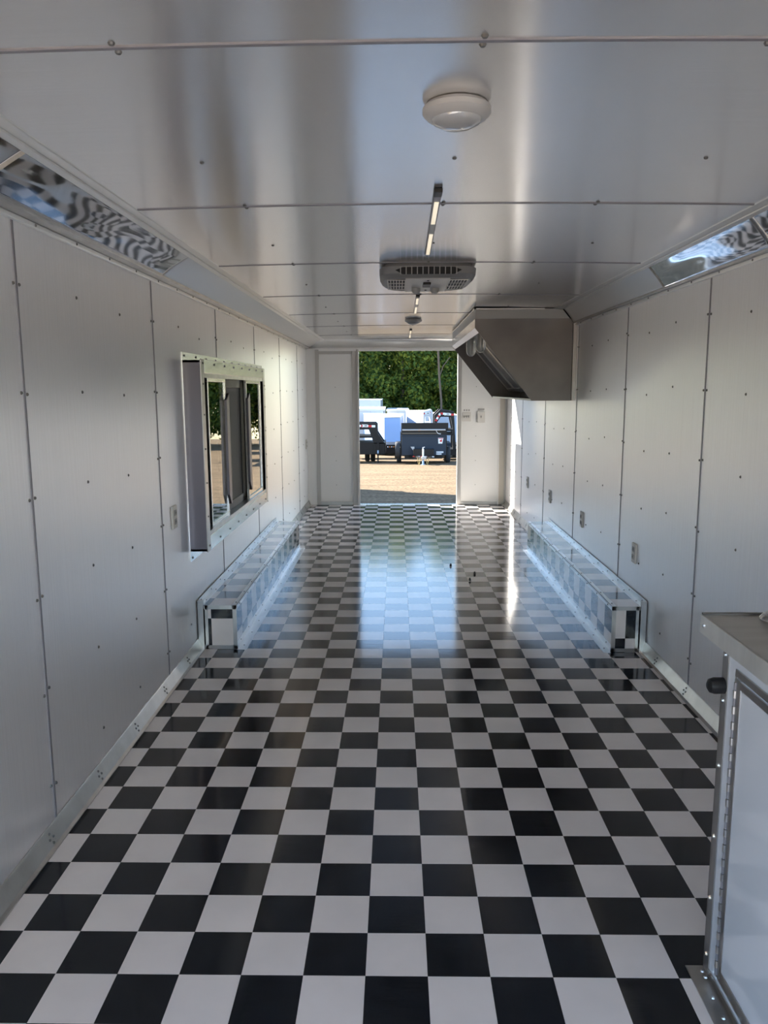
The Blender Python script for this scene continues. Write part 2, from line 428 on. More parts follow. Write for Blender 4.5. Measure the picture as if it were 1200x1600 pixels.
# ---- window in the left wall
wn_ = bpy.data.objects.new('window_1', None); COL.objects.link(wn_); wn_.location = (XL, 4.04, 0.51); WL[wn_.name] = (XL, 4.04, 0.51)
structure(wn_, 'aluminium framed sliding window in the left wall')
def ring(m, x0, x1, o, i):
    (oy0, oy1, oz0, oz1), (iy0, iy1, iz0, iz1) = o, i
    m.box(x0, x1, oy0, oy1, oz0, iz0); m.box(x0, x1, oy0, oy1, iz1, oz1)
    m.box(x0, x1, oy0, iy0, iz0, iz1); m.box(x0, x1, iy1, oy1, iz0, iz1); return m
m = ring(MB(), XL, XL+0.004, (4.04, 6.42, 0.513, 1.612), (4.10, 5.97, 0.60, 1.53)); m.build('wall_flange', 'alu_bright', wn_)
FX = XL + 0.085
MB().box(XL+0.004, FX, 4.092, 4.098, 0.560, 1.572).build('side_plate', 'mauve', wn_)
MB().prism([(XL+0.004, 6.30), (XL+0.004, 6.24), (FX-0.004, 6.0), (FX, 6.03)], 2, 0.57, 1.565).build('side_plate', 'mauve', wn_)
MB().box(XL+0.004, FX, 4.092, 6.03, 1.560, 1.572).build('head_plate', 'alu', wn_)
MB().box(XL+0.004, FX, 4.092, 6.03, 0.560, 0.572).build('sill_plate', 'alu', wn_)
m = MB()
m.box(FX, FX+0.006, 4.07, 4.135, 0.560, 1.578); m.build('front_stile', 'alu', wn_, bevel=0.002)
MB().box(FX, FX+0.006, 5.965, 6.03, 0.560, 1.578).build('front_stile', 'alu', wn_, bevel=0.002)
MB().box(FX, FX+0.006, 4.135, 5.965, 1.505, 1.578).build('front_rail', 'alu_bright', wn_, bevel=0.002)
MB().box(FX, FX+0.006, 4.135, 5.965, 0.560, 0.640).build('front_rail', 'alu_bright', wn_, bevel=0.002)
MB().box(FX-0.03, FX+0.001, 4.135, 5.965, 1.483, 1.505).build('head_track', 'alu', wn_)
MB().box(FX-0.06, FX+0.001, 4.135, 5.965, 0.640, 0.662).build('sill_track', 'alu', wn_)
MB().box(XL-0.060, XL-0.048, 4.06, 6.02, 0.55, 1.60).build('closed_hatch', 'back', wn_)
m = ring(MB(), XL-0.048, FX-0.03, (4.10, 5.97, 0.60, 1.545), (4.125, 5.945, 0.655, 1.49)); m.build('reveal', 'black', wn_)
def sash(y0, y1, x, frame_m, pane_m, pane_name, fw_=0.020, hb=0.024, thick=0.018):
    m = ring(MB(), x, x+thick, (y0, y1, 0.662, 1.487), (y0+fw_, y1-fw_, 0.662+hb, 1.487-hb))
    s_ = m.build('sash', frame_m, wn_, bevel=0.002)
    MB().box(x+thick*0.4, x+thick*0.4+0.004, y0+fw_, y1-fw_, 0.662+hb, 1.487-hb).build(pane_name, pane_m, s_)
    return s_
sash(4.265, 4.715, FX-0.028, 'alu_bright', 'glass', 'pane')
sash(5.360, 5.930, FX-0.028, 'alu_bright', 'glass', 'pane')
sash(4.655, 5.395, FX-0.060, 'black', 'screen', 'shade_panel', 0.09, 0.055)
for y in (4.665, 5.345):
    MB().prism([(y, 0.79), (y+0.045, 0.73), (y+0.075, 0.73), (y+0.075, 1.40), (y, 1.36)], 0, FX-0.012, FX+0.004).build('pull_handle', 'mauve', wn_, bevel=0.003)
m = MB()
for y in [4.08+i*0.235 for i in range(10)]:
    m.rod((XL+0.004, y, 1.594), (XL+0.008, y, 1.594), 0.006, n=8)
    m.rod((XL+0.004, y, 0.530), (XL+0.008, y, 0.530), 0.006, n=8)
for y in [4.11+i*0.26 for i in range(8)]:
    m.rod((FX+0.006, y, 1.556), (FX+0.010, y, 1.556), 0.006, n=8)
    m.rod((FX+0.006, y, 0.590), (FX+0.010, y, 0.590), 0.006, n=8)
for z in (0.75, 0.93, 1.11, 1.29, 1.45):
    m.rod((FX+0.006, 4.10, z), (FX+0.010, 4.10, z), 0.005, n=8); m.rod((FX+0.006, 6.0, z), (FX+0.010, 6.0, z), 0.005, n=8)
m.build('rivets', 'screw', wn_, kind='stuff')

# ================================================================== THINGS INDOORS
# ---- two boxed-in channels on the floor, clad in the same checks
def floor_box(name, label, xw, sgn, y0, y1, xo, xf, h):
    """xw wall, xo outer face, xf flange edge"""
    b = thing(name, label, 'box', ((xw+xo)/2, y0, 0), 'checkered boxes along the walls')
    xw = xw - sgn*0.006
    a, c = sorted((xw - sgn*0.036, xo + sgn*0.003))
    MB().box(a, c, y0+0.003, y1-0.003, 0.0, h-0.003).build('core', 'back', b)
    n = 0; y = y0 + 0.002; pieces = MB
    mid = xo + sgn*0.150                       # seam of the two check columns on top
    while y < y1 - 0.01:
        ye = min(y + T, y1 - 0.002)
        k1, k2 = ('tile_w', 'tile_b') if n % 2 == 0 else ('tile_b', 'tile_w')
        p, q = sorted((xo, mid)); MB().box(p+g, q-g, y+g, ye-g, h-0.003, h).build('checker_tile', k1, b)
        p, q = sorted((mid, xw - sgn*0.005)); MB().box(p+g, q-g, y+g, ye-g, h-0.003, h).build('checker_tile', k2, b)
        p, q = sorted((xo, xo + sgn*0.003))
        MB().box(p, q, y+g, ye-g, h-T, h-0.003).build('checker_tile', k2, b)
        MB().box(p, q, y+g, ye-g, 0.004, h-T-2*g).build('checker_tile', k1, b)
        n += 1; y = ye
    # near end face
    lo, hi = sorted((xo, xw - sgn*0.036)); sx = lo + (0.034 if sgn < 0 else 0.074); zz = 0.175 if sgn < 0 else 0.078
    for (p, q, r_, s_, k) in ((lo, sx, 0.0, zz, 'tile_b'), (sx, hi, 0.0, zz, 'tile_w'), (lo, sx, zz, h-0.003, 'tile_w'), (sx, hi, zz, h-0.003, 'tile_b')):
        MB().box(p+g, q-g, y0, y0+0.003, r_+g, s_-g).build('checker_tile', k, b)
    A = 0.0022
    def angle(nm, *bx, mt='alu_box'):
        m = MB()
        for q in bx: m.box(*q)
        return m.build(nm, mt, b)
    srt = lambda p, q: tuple(sorted((p, q)))
    # along the wall on top, outer top edge, foot flange, end frame
    angle('wall_angle', (*srt(xw, xw - sgn*0.004), y0-0.01, y1, h, h+0.032), (*srt(xw, xw - sgn*0.030), y0-0.01, y1, h, h+A))
    angle('edge_angle', (*srt(xo - sgn*A, xo + sgn*0.022), y0, y1, h, h+A), (*srt(xo - sgn*A, xo), y0, y1, h-0.022, h+A))
    angle('foot_angle', (*srt(xo - sgn*A, xo), y0, y1, 0.002, 0.040), (*srt(xf, xo), y0-0.012, y1, 0.0005, A+0.0005))
    mt = 'alu'
    angle('end_trim', (lo-0.004, hi+0.004, y0-A, y0, h-0.020, h+A), mt=mt)
    angle('end_trim', (lo-0.004, hi+0.004, y0-A, y0, 0.002, 0.022), mt=mt)
    angle('end_trim', (*srt(xo - sgn*A, xo + sgn*0.020), y0-A, y0, 0.002, h+A), mt=mt)
    wi = xw - sgn*0.036
    angle('end_trim', (*srt(wi, wi - sgn*0.016), y0-A, y0, 0.002, h+A), mt=mt)
    angle('end_trim', (*srt(xw, wi + sgn*0.006), y0-0.012, y0+0.002, 0.0, h+0.032), mt=mt)
    m = MB(); y = y0 + 0.06
    while y < y1:
        xm = (xf+xo)/2
        m.rod((xm, y, A), (xm, y, A+0.003), 0.005, 0.003, n=6)
        m.rod((xo - sgn*A, y+0.03, 0.028), (xo - sgn*(A+0.003), y+0.03, 0.028), 0.005, 0.003, n=6)
        m.rod((xo + sgn*0.011, y, h+A), (xo + sgn*0.011, y, h+A+0.003), 0.005, 0.003, n=6)
        m.rod((xo - sgn*A, y+0.03, h-0.011), (xo - sgn*(A+0.003), y+0.03, h-0.011), 0.005, 0.003, n=6)
        m.rod((xw - sgn*0.004, y, h+0.018), (xw - sgn*0.007, y, h+0.018), 0.005, 0.003, n=6)
        m.rod((xw - sgn*0.020, y+0.05, h+A), (xw - sgn*0.020, y+0.05, h+A+0.003), 0.005, 0.003, n=6)
        y += 0.235
    for x in (lo+0.012, hi-0.012):
        for z in (0.012, h-0.010): m.rod((x, y0-A, z), (x, y0-A-0.003, z), 0.005, 0.003, n=6)
    m.build('rivets', 'screw', b, kind='stuff')
floor_box('wheel_well_box', 'long checkered floor box with aluminium edges below the window', XL, -1, 4.135, 6.93, -0.885, -0.832, 0.248)
floor_box('wheel_well_box', 'long checkered floor box with aluminium edges below the range hood', XR, 1, 4.085, 6.83, 1.160, 1.118, 0.255)

# ---- range hood
hd = thing('range_hood', 'dark stainless steel range hood hung from the ceiling on the right wall', 'range hood', (1.0, 5.97, 1.328))
HP = [(0.585, 1.934), (1.315, 1.934), (1.315, 1.328), (1.020, 1.328), (0.585, 1.868)]
for y in (5.970, 8.412):
    MB().prism(HP, 1, y, y+0.008).build('side_panel', 'steel_dark', hd)
MB().box(1.307, 1.315, 5.978, 8.412, 1.328, 1.934).build('back_panel', 'steel_dark', hd)
MB().box(0.593, 1.307, 5.978, 8.412, 1.926, 1.934).build('top_panel', 'steel_dark', hd)
MB().box(0.585, 0.593, 5.978, 8.412, 1.868, 1.934).build('front_fascia', 'alu_bright', hd)
MB().prism([(0.585, 1.868), (0.593, 1.868), (0.622, 1.842), (0.616, 1.834)], 1, 5.978, 8.412).build('front_lip', 'steel', hd)
m = MB(); CP = [(0.590, 1.934), (1.289, 1.934), (1.233, 2.003), (1.170, 2.006), (0.590, 2.012)]
m.prism(CP, 1, 5.974, 5.980); m.box(0.590, 0.596, 5.980, 8.406, 1.934, 2.012); m.prism(CP, 1, 8.406, 8.412)
m.build('ceiling_collar', 'greyframe', hd)
MB().box(0.578, 1.10, 5.962, 5.974, 2.000, 2.010).build('collar_trim', 'alu', hd)
MB().box(0.578, 0.590, 5.962, 8.412, 2.000, 2.010).build('collar_trim', 'alu_bright', hd)
MB().prism([(1.02, 1.328), (1.307, 1.328), (1.307, 1.334), (1.026, 1.334), (1.026, 1.342), (1.020, 1.342)], 1, 5.978, 8.412).build('grease_trough', 'steel_dark', hd)
d = Vector((1.20-0.74, 1.375-1.905)).normalized(); nn = Vector((-d.y, d.x))
a, b_ = Vector((0.745, 1.905)), Vector((1.19, 1.392))
for i in range(5):
    y0 = 5.99 + i*0.484
    m = MB(); p = [a, b_, b_+nn*0.03, a+nn*0.03]
    m.prism([tuple(q) for q in p], 1, y0, y0+0.03); m.prism([tuple(q) for q in p], 1, y0+0.44, y0+0.47)
    for s0, s1 in ((0.0, 0.06), (0.94, 1.0)):
        q0, q1 = a.lerp(b_, s0), a.lerp(b_, s1); m.prism([tuple(q0), tuple(q1), tuple(q1+nn*0.03), tuple(q0+nn*0.03)], 1, y0, y0+0.47)
    fl_ = m.build('grease_filter', 'steel', hd)
    for k in range(9):
        yy = y0 + 0.045 + k*0.044
        q0, q1 = a + nn*0.008, b_ + nn*0.008
        MB().prism([tuple(q0), tuple(q1), tuple(q1+nn*0.012), tuple(q0+nn*0.012)], 1, yy, yy+0.028).build('baffle', 'steel_dark', fl_)
for (x, y) in ((0.668, 6.32), (0.660, 7.05)):
    z0 = 1.905
    cage = MB().lathe([(0.034, 0.021), (0.040, 0.010), (0.040, -0.045), (0.030, -0.055)], (x, y, z0), n=18).build('lamp_socket', 'plastic', hd, smooth=True)
    MB().lathe([(0.041, -0.045), (0.043, -0.06), (0.043, -0.155), (0.036, -0.183), (0.020, -0.198), (0.004, -0.202)], (x, y, z0), n=20, close=True).build('glass_jar', 'jar', cage, smooth=True)
MB().box(1.318, 1.343, 5.964, 5.985, 1.328, 1.934).build('wall_angle', 'alu', hd)

# ---- rooftop air conditioner's ceiling shroud
ac = thing('air_conditioner', 'shade toned air conditioner shroud with vents and knobs on the ceiling', 'air conditioner', (0.155, 4.2500, ZC))
def plan(hw, y0, y1, bow, n=9):
    """rounded outline, near edge bowed towards the camera"""
    pts = []; cxm = 0.155
    L = [(-hw, (y0+y1)/2 - 0.02), (-hw*0.985, y0+0.10), (-hw*0.90, y0+0.035), (-hw*0.76, y0+0.012), (-hw*0.38, y0+0.002), (0, y0), (hw*0.38, y0+0.002), (hw*0.76, y0+0.012), (hw*0.90, y0+0.035), (hw*0.985, y0+0.10), (hw, (y0+y1)/2 - 0.02),
         (hw*0.96, y1-0.14), (hw*0.82, y1-0.045), (hw*0.58, y1), (-hw*0.58, y1), (-hw*0.82, y1-0.045), (-hw*0.96, y1-0.14)]
    return [(cxm+x, y) for x, y in L]
ZB = 1.956
layers = [(ZC+0.004, plan(0.225, 3.9100, 4.4800, 0)), (ZC-0.012, plan(0.243, 3.8980, 4.5100, 0)), (ZC-0.045, plan(0.240, 3.9060, 4.5000, 0)), (ZB, plan(0.222, 3.9450, 4.4700, 0))]
rows = [[(x, y, z) for x, y in L] + [(L[0][0], L[0][1], z)] for z, L in layers]
m = MB().strip(rows); n0 = len(m.v); L = layers[-1][1]; m.v += [(x, y, ZB) for x, y in L]; m.face([n0+i for i in range(len(L))])
m.build('shroud', 'acshade', ac, smooth=True)
# front vent with fins
fr = MB().prism([(-0.005, 1.985), (0.03, 1.998), (0.155, 2.000), (0.28, 1.998), (0.315, 1.985), (0.28, 1.966), (0.03, 1.966)], 1, 3.8925, 3.9020).build('front_vent', 'darkplastic', ac)
for i in range(11):
    x = 0.020 + i*0.027; MB().box(x-0.0022, x+0.0022, 3.8885, 3.8960, 1.964, 2.001).build('fin', 'plasticgrey', fr)
for s_ in (-1, 1):
    xc = 0.155 + s_*0.155
    gr = MB().prism([(xc-0.044, 4.0050 if s_ < 0 else 3.9900), (xc+0.044, 3.9900 if s_ < 0 else 4.0050), (xc+0.044 - (0.02 if s_ > 0 else 0), 4.3600), (xc-0.044 + (0.02 if s_ < 0 else 0), 4.3600)], 2, ZB-0.0025, ZB+0.001).build('side_grille', 'darkplastic', ac)
    m = MB()
    for k in range(7):
        x = xc - 0.044 + k*0.0147; m.box(x-0.0022, x+0.0022, 3.9950, 4.3600, ZB-0.006, ZB-0.002)
    for k in range(4):
        y = 4.0000 + k*0.12; m.box(xc-0.046, xc+0.046, y-0.003, y+0.003, ZB-0.006, ZB-0.002)
    m.build('louvres', 'plastic', gr)
MB().box(0.045, 0.265, 3.9650, 4.4650, ZB-0.004, ZB+0.001).build('control_panel', 'plastic', ac, bevel=0.003)
MB().box(0.135, 0.175, 4.0800, 4.2000, ZB-0.016, ZB-0.004).build('display', 'black', ac, bevel=0.003)
for x in (0.105, 0.205):
    MB().lathe([(0.024, 0.0), (0.024, -0.012), (0.018, -0.024), (0.006, -0.027)], (x, 4.3200, ZB-0.004), n=18).build('knob', 'plasticgrey', ac, smooth=True)
for y in (4.0200, 4.3900):
    MB().rod((0.158, y, ZB-0.004), (0.158, y, ZB-0.007), 0.006, n=8).build('screw', 'black', ac)

# ---- two round ceiling lights
def dome(x, y, label):
    t = thing('dome_light', label, 'ceiling light', (x, y, ZC+0.004), 'round ceiling lights')
    MB().lathe([(0.066, 0.004), (0.074, -0.004), (0.074, -0.014), (0.064, -0.024), (0.052, -0.027)], (x, y, ZC), n=36).build('housing', 'dome', t, smooth=True)
    MB().lathe([(0.054, -0.026), (0.050, -0.034), (0.030, -0.043), (0.006, -0.046)], (x, y, ZC), n=36).build('lens', 'lens', t, smooth=True)
dome(0.131, 1.80, 'round off white ceiling light nearest the top of the view')
dome(0.145, 6.93, 'small round ceiling light beyond the air conditioner')

# ---- LED bars along the ceiling
def led(x0, y0, x1, y1, label):
    t = thing('light_bar', label, 'light bar', (x0, y0, ZC), 'slim light bars along the ceiling')
    zt = zc(x0) - 0.001
    def seg(a, b, hw, z0, z1):
        P = lambda s, o: (x0+(x1-x0)*s + o, y0+(y1-y0)*s)
        return MB().prism([P(a, -hw), P(a, hw), P(b, hw), P(b, -hw)], 2, z0, z1)
    seg(0, 1, 0.0125, zt-0.010, zt).build('housing', 'mauve', t, bevel=0.002)
    seg(-0.03, 0.03, 0.013, zt-0.014, zt).build('end_cap', 'black', t, bevel=0.003)
    seg(0.10, 0.40, 0.0075, zt-0.0125, zt-0.009).build('led_strip', 'cream', t)
    seg(0.40, 0.56, 0.0085, zt-0.0130, zt-0.009).build('switch_cover', 'ledmid', t)
    seg(0.56, 0.985, 0.0075, zt-0.0125, zt-0.009).build('led_strip', 'cream', t)
led(0.129, 2.53, 0.140, 3.64, 'slim light bar on the ceiling before the air conditioner')
led(0.139, 5.22, 0.148, 6.36, 'slim light bar just behind the air conditioner')
led(0.145, 8.10, 0.153, 9.30, 'slim light bar nearest the rear doorway')

# ---- outlets and switches
def outlet(x, sgn, y, z, label, wide=False):
    t = thing('outlet', label, 'outlet', (x, y, z), 'wall outlets')
    p, q = sorted((x, x - sgn*0.012)); hw = 0.036
    MB().box(p, q, y-hw, y+hw, z-0.057, z+0.057).build('cover_plate', 'plastic', t, bevel=0.004)
    p, q = sorted((x - sgn*0.012, x - sgn*0.015))
    for dz in (-0.022, 0.022):
        s_ = MB().box(p, q, y-0.017, y+0.017, z+dz-0.014, z+dz+0.014).build('socket', 'plasticgrey', t, bevel=0.003)
        p2, q2 = sorted((x - sgn*0.015, x - sgn*0.0156))
        m = MB()
        for dy in (-0.007, 0.007): m.box(p2, q2, y+dy-0.0015, y+dy+0.0015, z+dz-0.005, z+dz+0.006)
        m.build('slots', 'black', s_)
outlet(XL, -1, 3.762, 0.802, 'outlet on the left wall beside the window')
outlet(XL, -1, 9.43, 0.77, 'outlet at the far end of the left wall')
outlet(XR, 1, 4.335, 0.498, 'nearest outlet on the right wall above the checkered box')
outlet(XR, 1, 5.60, 0.480, 'second nearest outlet on the right wall above the checkered box')
outlet(XR, 1, 6.79, 0.486, 'third outlet on the right wall at the end of the checkered box')
outlet(XR, 1, 7.97, 0.472, 'farthest outlet on the right wall beyond the checkered box')
t = thing('light_switch', 'white switch box on the right rear panel', 'switch', (1.03, YB-0.002, 1.02))
MB().box(0.985, 1.075, YB-0.045, YB-0.002, 1.015, 1.150).build('box', 'plastic', t, bevel=0.004)
MB().box(1.022, 1.034, YB-0.056, YB-0.045, 1.075, 1.100).build('toggle', 'plasticgrey', t, bevel=0.002)
MB().box(0.990, 1.070, YB-0.004, YB-0.002, 1.165, 1.185).build('printed_label', 'plasticgrey', t)
t = thing('light_switch', 'white three gang switch plate beside the rear doorway', 'switch', (0.855, YB-0.002, 1.02))
MB().box(0.802, 0.908, YB-0.010, YB-0.002, 1.030, 1.140).build('plate', 'plastic', t, bevel=0.003)
for i in range(3):
    MB().box(0.822+i*0.028, 0.832+i*0.028, YB-0.020, YB-0.010, 1.070, 1.100).build('toggle', 'plasticgrey', t, bevel=0.002)
    MB().box(0.818+i*0.028, 0.836+i*0.028, YB-0.0035, YB-0.002, 1.155, 1.175).build('printed_label', 'plasticgrey', t)

# ---- cabinet and its worktop at the right
cb = thing('cabinet', 'white cabinet with piano hinged door at the right edge', 'cabinet', (0.76, 1.741, 0))
FXC = 0.757; YC = 1.741
MB().box(FXC, XR-0.012, 0.30, YC-0.002, 0.0, 0.838).build('body', 'white_gloss', cb)
m = MB(); m.box(FXC-0.003, FXC, YC-0.028, YC, 0.003, 0.838); m.box(FXC-0.003, FXC+0.024, YC-0.002, YC+0.002, 0.003, 0.838)
m.build('corner_angle', 'alu_dull', cb)
m = MB(); m.box(FXC-0.046, FXC, 0.30, YC+0.004, 0.0005, 0.0035); m.box(FXC-0.003, FXC, 0.30, YC-0.028, 0.0035, 0.020)
m.build('floor_angle', 'alu', cb)
DY1, DZ0, DZ1 = 1.673, 0.036, 0.797
def bar(nm, y0, y1, z0, z1, mt='alu', x=0.004): return MB().box(FXC-x, FXC, y0, y1, z0, z1).build(nm, mt, cb, bevel=0.001)
bar('door_frame', 0.42, DY1, DZ1-0.016, DZ1); bar('door_frame', 0.42, DY1, DZ0, DZ0+0.016); bar('door_frame', 0.42, 0.436, DZ0+0.016, DZ1-0.016)
bar('door_frame', DY1-0.010, DY1, DZ0+0.016, DZ1-0.016)
dr = MB().box(FXC-0.005, FXC+0.001, 0.442, DY1-0.030, DZ0+0.020, DZ1-0.020).build('door', 'white_gloss', cb)
m = MB(); q = (0.442, DY1-0.026)
m.box(FXC-0.007, FXC-0.0045, q[0], q[1], DZ1-0.036, DZ1-0.020); m.box(FXC-0.007, FXC-0.0045, q[0], q[1], DZ0+0.020, DZ0+0.036)
m.box(FXC-0.007, FXC-0.0045, q[1]-0.010, q[1], DZ0+0.036, DZ1-0.036)
m.build('door_edge_trim', 'alu', dr)
hg = MB().box(FXC-0.006, FXC-0.004, DY1-0.026, DY1-0.006, DZ0+0.012, DZ1-0.020).build('piano_hinge', 'alu_dull', cb)
k = 0; z = DZ0 + 0.014
while z < DZ1 - 0.035:
    MB().rod((FXC-0.008, DY1-0.014, z), (FXC-0.008, DY1-0.014, z+0.0175), 0.0046 if k % 2 else 0.0034, n=8).build('hinge_knuckle', 'alu' if k % 2 else 'seam', hg, smooth=True)
    z += 0.0185; k += 1
MB().lathe([(0.019, 0.0), (0.019, -0.022), (0.016, -0.032), (0.008, -0.037)], (FXC-0.003, YC-0.010, 0.735), axis=0, n=20).build('door_bumper', 'black', cb, smooth=True)
for z in (0.05, 0.20, 0.36, 0.54, 0.70, 0.81):
    MB().lathe([(0.006, 0), (0.004, -0.004)], (FXC-0.003, YC-0.012, z), axis=0, n=10).build('screw', 'alu_bright', cb)
for y in (1.40, 1.46, 1.58, 1.64, 1.705, 1.725):
    MB().lathe([(0.005, 0), (0.003, 0.003)], (FXC-0.020 + (0.008 if y > 1.7 else 0), y, 0.0035), axis=2, n=8).build('screw', 'alu_bright', cb)
wt = thing('worktop', 'stainless steel worktop lying on the white cabinet', 'worktop', (1.0, 1.0, 0.84))
MB().box(0.722, XR-0.010, 0.28, 1.80, 0.8405, 0.886).build('top', 'steel', wt, bevel=0.003)
MB().box(0.7195, 0.722, 0.28, 1.798, 0.842, 0.885).build('front_edge', 'lit_edge', wt)  # separate strip added to make the edge look lighter
MB().box(0.722, XR-0.010, 1.792, 1.800, 0.886, 0.890).build('rear_lip', 'steel_dark', wt)
MB().lathe([(0.006, 0), (0.004, -0.004)], (0.7195, 1.775, 0.865), axis=0, n=10).build('screw', 'alu_bright', wt)
t = thing('faucet', 'metal faucet base on the worktop at the picture edge', 'faucet', (0.872, 1.735, 0.886))
MB().lathe([(0.040, 0.0), (0.042, 0.006), (0.034, 0.016), (0.024, 0.022), (0.022, 0.05)], (0.872, 1.735, 0.887), n=24).build('base', 'alu_bright', t, smooth=True)
MB().tube([(0.872, 1.735, 0.937), (0.91, 1.725, 0.99), (0.99, 1.68, 1.03), (1.05, 1.62, 1.03), (1.09, 1.58, 0.99)], 0.014, 10).build('spout', 'alu_bright', t, smooth=True)

# ---- three bits left lying on the floor
for (x, y, ls) in ((0.435, 6.19, 'tiny black plug on the floor farthest from the camera'), (0.60, 5.90, 'tiny black plug on the floor nearest the right box'), (0.545, 5.70, 'tiny black plug on the floor closest to the camera')):
    o = MB().lathe([(0.008, 0.0), (0.010, 0.004), (0.007, 0.014), (0.005, 0.022)], (x, y, 0.0), n=10).build('rubber_plug', 'black', smooth=True)
    tag(o, ls, 'plug', 'black bits on the floor')

#OUTDOORS
# ================================================================== OUTDOORS
GS = -0.049
def gz(y): return -0.65 + GS*(y-10.5)
def gravel_mat():
    m = bpy.data.materials.new('tan_gravel'); m.use_nodes = True
    n = m.node_tree.nodes; l = m.node_tree.links; b = n['Principled BSDF']; b.inputs['Roughness'].default_value = 0.95
    b.inputs['Specular IOR Level'].default_value = 0.15
    geo = n.new('ShaderNodeNewGeometry')
    t1 = n.new('ShaderNodeTexNoise'); t1.inputs['Scale'].default_value = 14; t1.inputs['Detail'].default_value = 5
    mp = n.new('ShaderNodeMapping'); mp.inputs['Scale'].default_value = (0.22, 1.1, 1); mp.inputs['Rotation'].default_value = (0, 0, 0.25)
    t2 = n.new('ShaderNodeTexNoise'); t2.inputs['Scale'].default_value = 1.6; t2.inputs['Detail'].default_value = 6
    l.new(geo.outputs['Position'], t1.inputs['Vector']); l.new(geo.outputs['Position'], mp.inputs['Vector']); l.new(mp.outputs[0], t2.inputs['Vector'])
    r = n.new('ShaderNodeValToRGB'); r.color_ramp.elements[0].position = 0.36; r.color_ramp.elements[1].position = 0.62
    r.color_ramp.elements[0].color = (0.078, 0.053, 0.029, 1); r.color_ramp.elements[1].color = (0.178, 0.127, 0.074, 1)
    l.new(t1.outputs['Fac'], r.inputs[0])
    r2_ = n.new('ShaderNodeValToRGB'); r2_.color_ramp.elements[0].position = 0.38; r2_.color_ramp.elements[1].position = 0.60
    r2_.color_ramp.elements[0].color = (0.78, 0.76, 0.73, 1); r2_.color_ramp.elements[1].color = (1.1, 1.1, 1.1, 1)
    l.new(t2.outputs['Fac'], r2_.inputs[0])
    mx = n.new('ShaderNodeMix'); mx.data_type = 'RGBA'; mx.blend_type = 'MULTIPLY'; mx.inputs[0].default_value = 1
    l.new(r.outputs[0], mx.inputs[6]); l.new(r2_.outputs[0], mx.inputs[7]); l.new(mx.outputs[2], b.inputs['Base Color'])
    bp = n.new('ShaderNodeBump'); bp.inputs['Strength'].default_value = 0.7; bp.inputs['Distance'].default_value = 0.03
    ad = n.new('ShaderNodeMath'); ad.operation = 'ADD'; l.new(t1.outputs['Fac'], ad.inputs[0]); l.new(t2.outputs['Fac'], ad.inputs[1])
    l.new(ad.outputs[0], bp.inputs['Height']); l.new(bp.outputs[0], b.inputs['Normal'])
    return m
MT['gravel'] = gravel_mat()
MT['tblack'] = mat('black_trailer_paint', (0.007, 0.007, 0.008), 0.4, spec=0.3)
MT['tnavy'] = mat('dark_blue_grey_paint', (0.018, 0.029, 0.045), 0.45, spec=0.3)
MT['twhite'] = mat('white_trailer_skin', (0.52, 0.53, 0.55), 0.4)
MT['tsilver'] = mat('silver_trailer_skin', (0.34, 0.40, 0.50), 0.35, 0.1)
MT['tshade'] = mat('shade_tinted_white_skin', (0.20, 0.34, 0.62), 0.4)  # white skin tinted blue; skylit shade is put into the colour
MT['troof'] = mat('trailer_roof', (0.62, 0.61, 0.57), 0.5)
MT['rubber'] = mat('tyre_rubber', (0.03, 0.03, 0.032), 0.8)
MT['red'] = mat('red_tape', (0.55, 0.02, 0.02), 0.4)
MT['wtape'] = mat('white_tape', (0.80, 0.80, 0.80), 0.4)
MT['orange'] = mat('orange_light', (0.75, 0.25, 0.06), 0.4)
MT['blue'] = mat('jack_blue_steel', (0.30, 0.42, 0.58), 0.4, 0.3)
MT['chain'] = mat('chain_brass', (0.42, 0.33, 0.16), 0.45, 0.6)
MT['bark'] = mat('bark', (0.10, 0.075, 0.055), 0.9)
MT['wood'] = mat('board_grain', (0.12, 0.10, 0.075), 0.7)
def leaf_mat(name, c, t):
    m = bpy.data.materials.new(name); m.use_nodes = True; n = m.node_tree.nodes; l = m.node_tree.links
    n.clear(); o = n.new('ShaderNodeOutputMaterial'); mix = n.new('ShaderNodeMixShader'); mix.inputs[0].default_value = 0.45
    d = n.new('ShaderNodeBsdfDiffuse'); tr = n.new('ShaderNodeBsdfTranslucent')
    d.inputs[0].default_value = (*c, 1); tr.inputs[0].default_value = (*t, 1)
    l.new(d.outputs[0], mix.inputs[1]); l.new(tr.outputs[0], mix.inputs[2]); l.new(mix.outputs[0], o.inputs[0]); return m
MT['leaf0'] = leaf_mat('leaf_deep_green', (0.040, 0.075, 0.026), (0.14, 0.21, 0.04))
MT['leaf1'] = leaf_mat('leaf_mid_green', (0.085, 0.140, 0.040), (0.32, 0.40, 0.07))
MT['leaf2'] = leaf_mat('leaf_yellow_green', (0.17, 0.21, 0.045), (0.62, 0.60, 0.09))

# ---- ground, falling away from the trailer
rows = [[(-90+7.5*j, -60+8*i, gz(-60+8*i)) for j in range(25)] for i in range(24)]
gr = structure(MB().strip(rows).build('ground', 'gravel'), 'tan gravel yard outside the doorway')

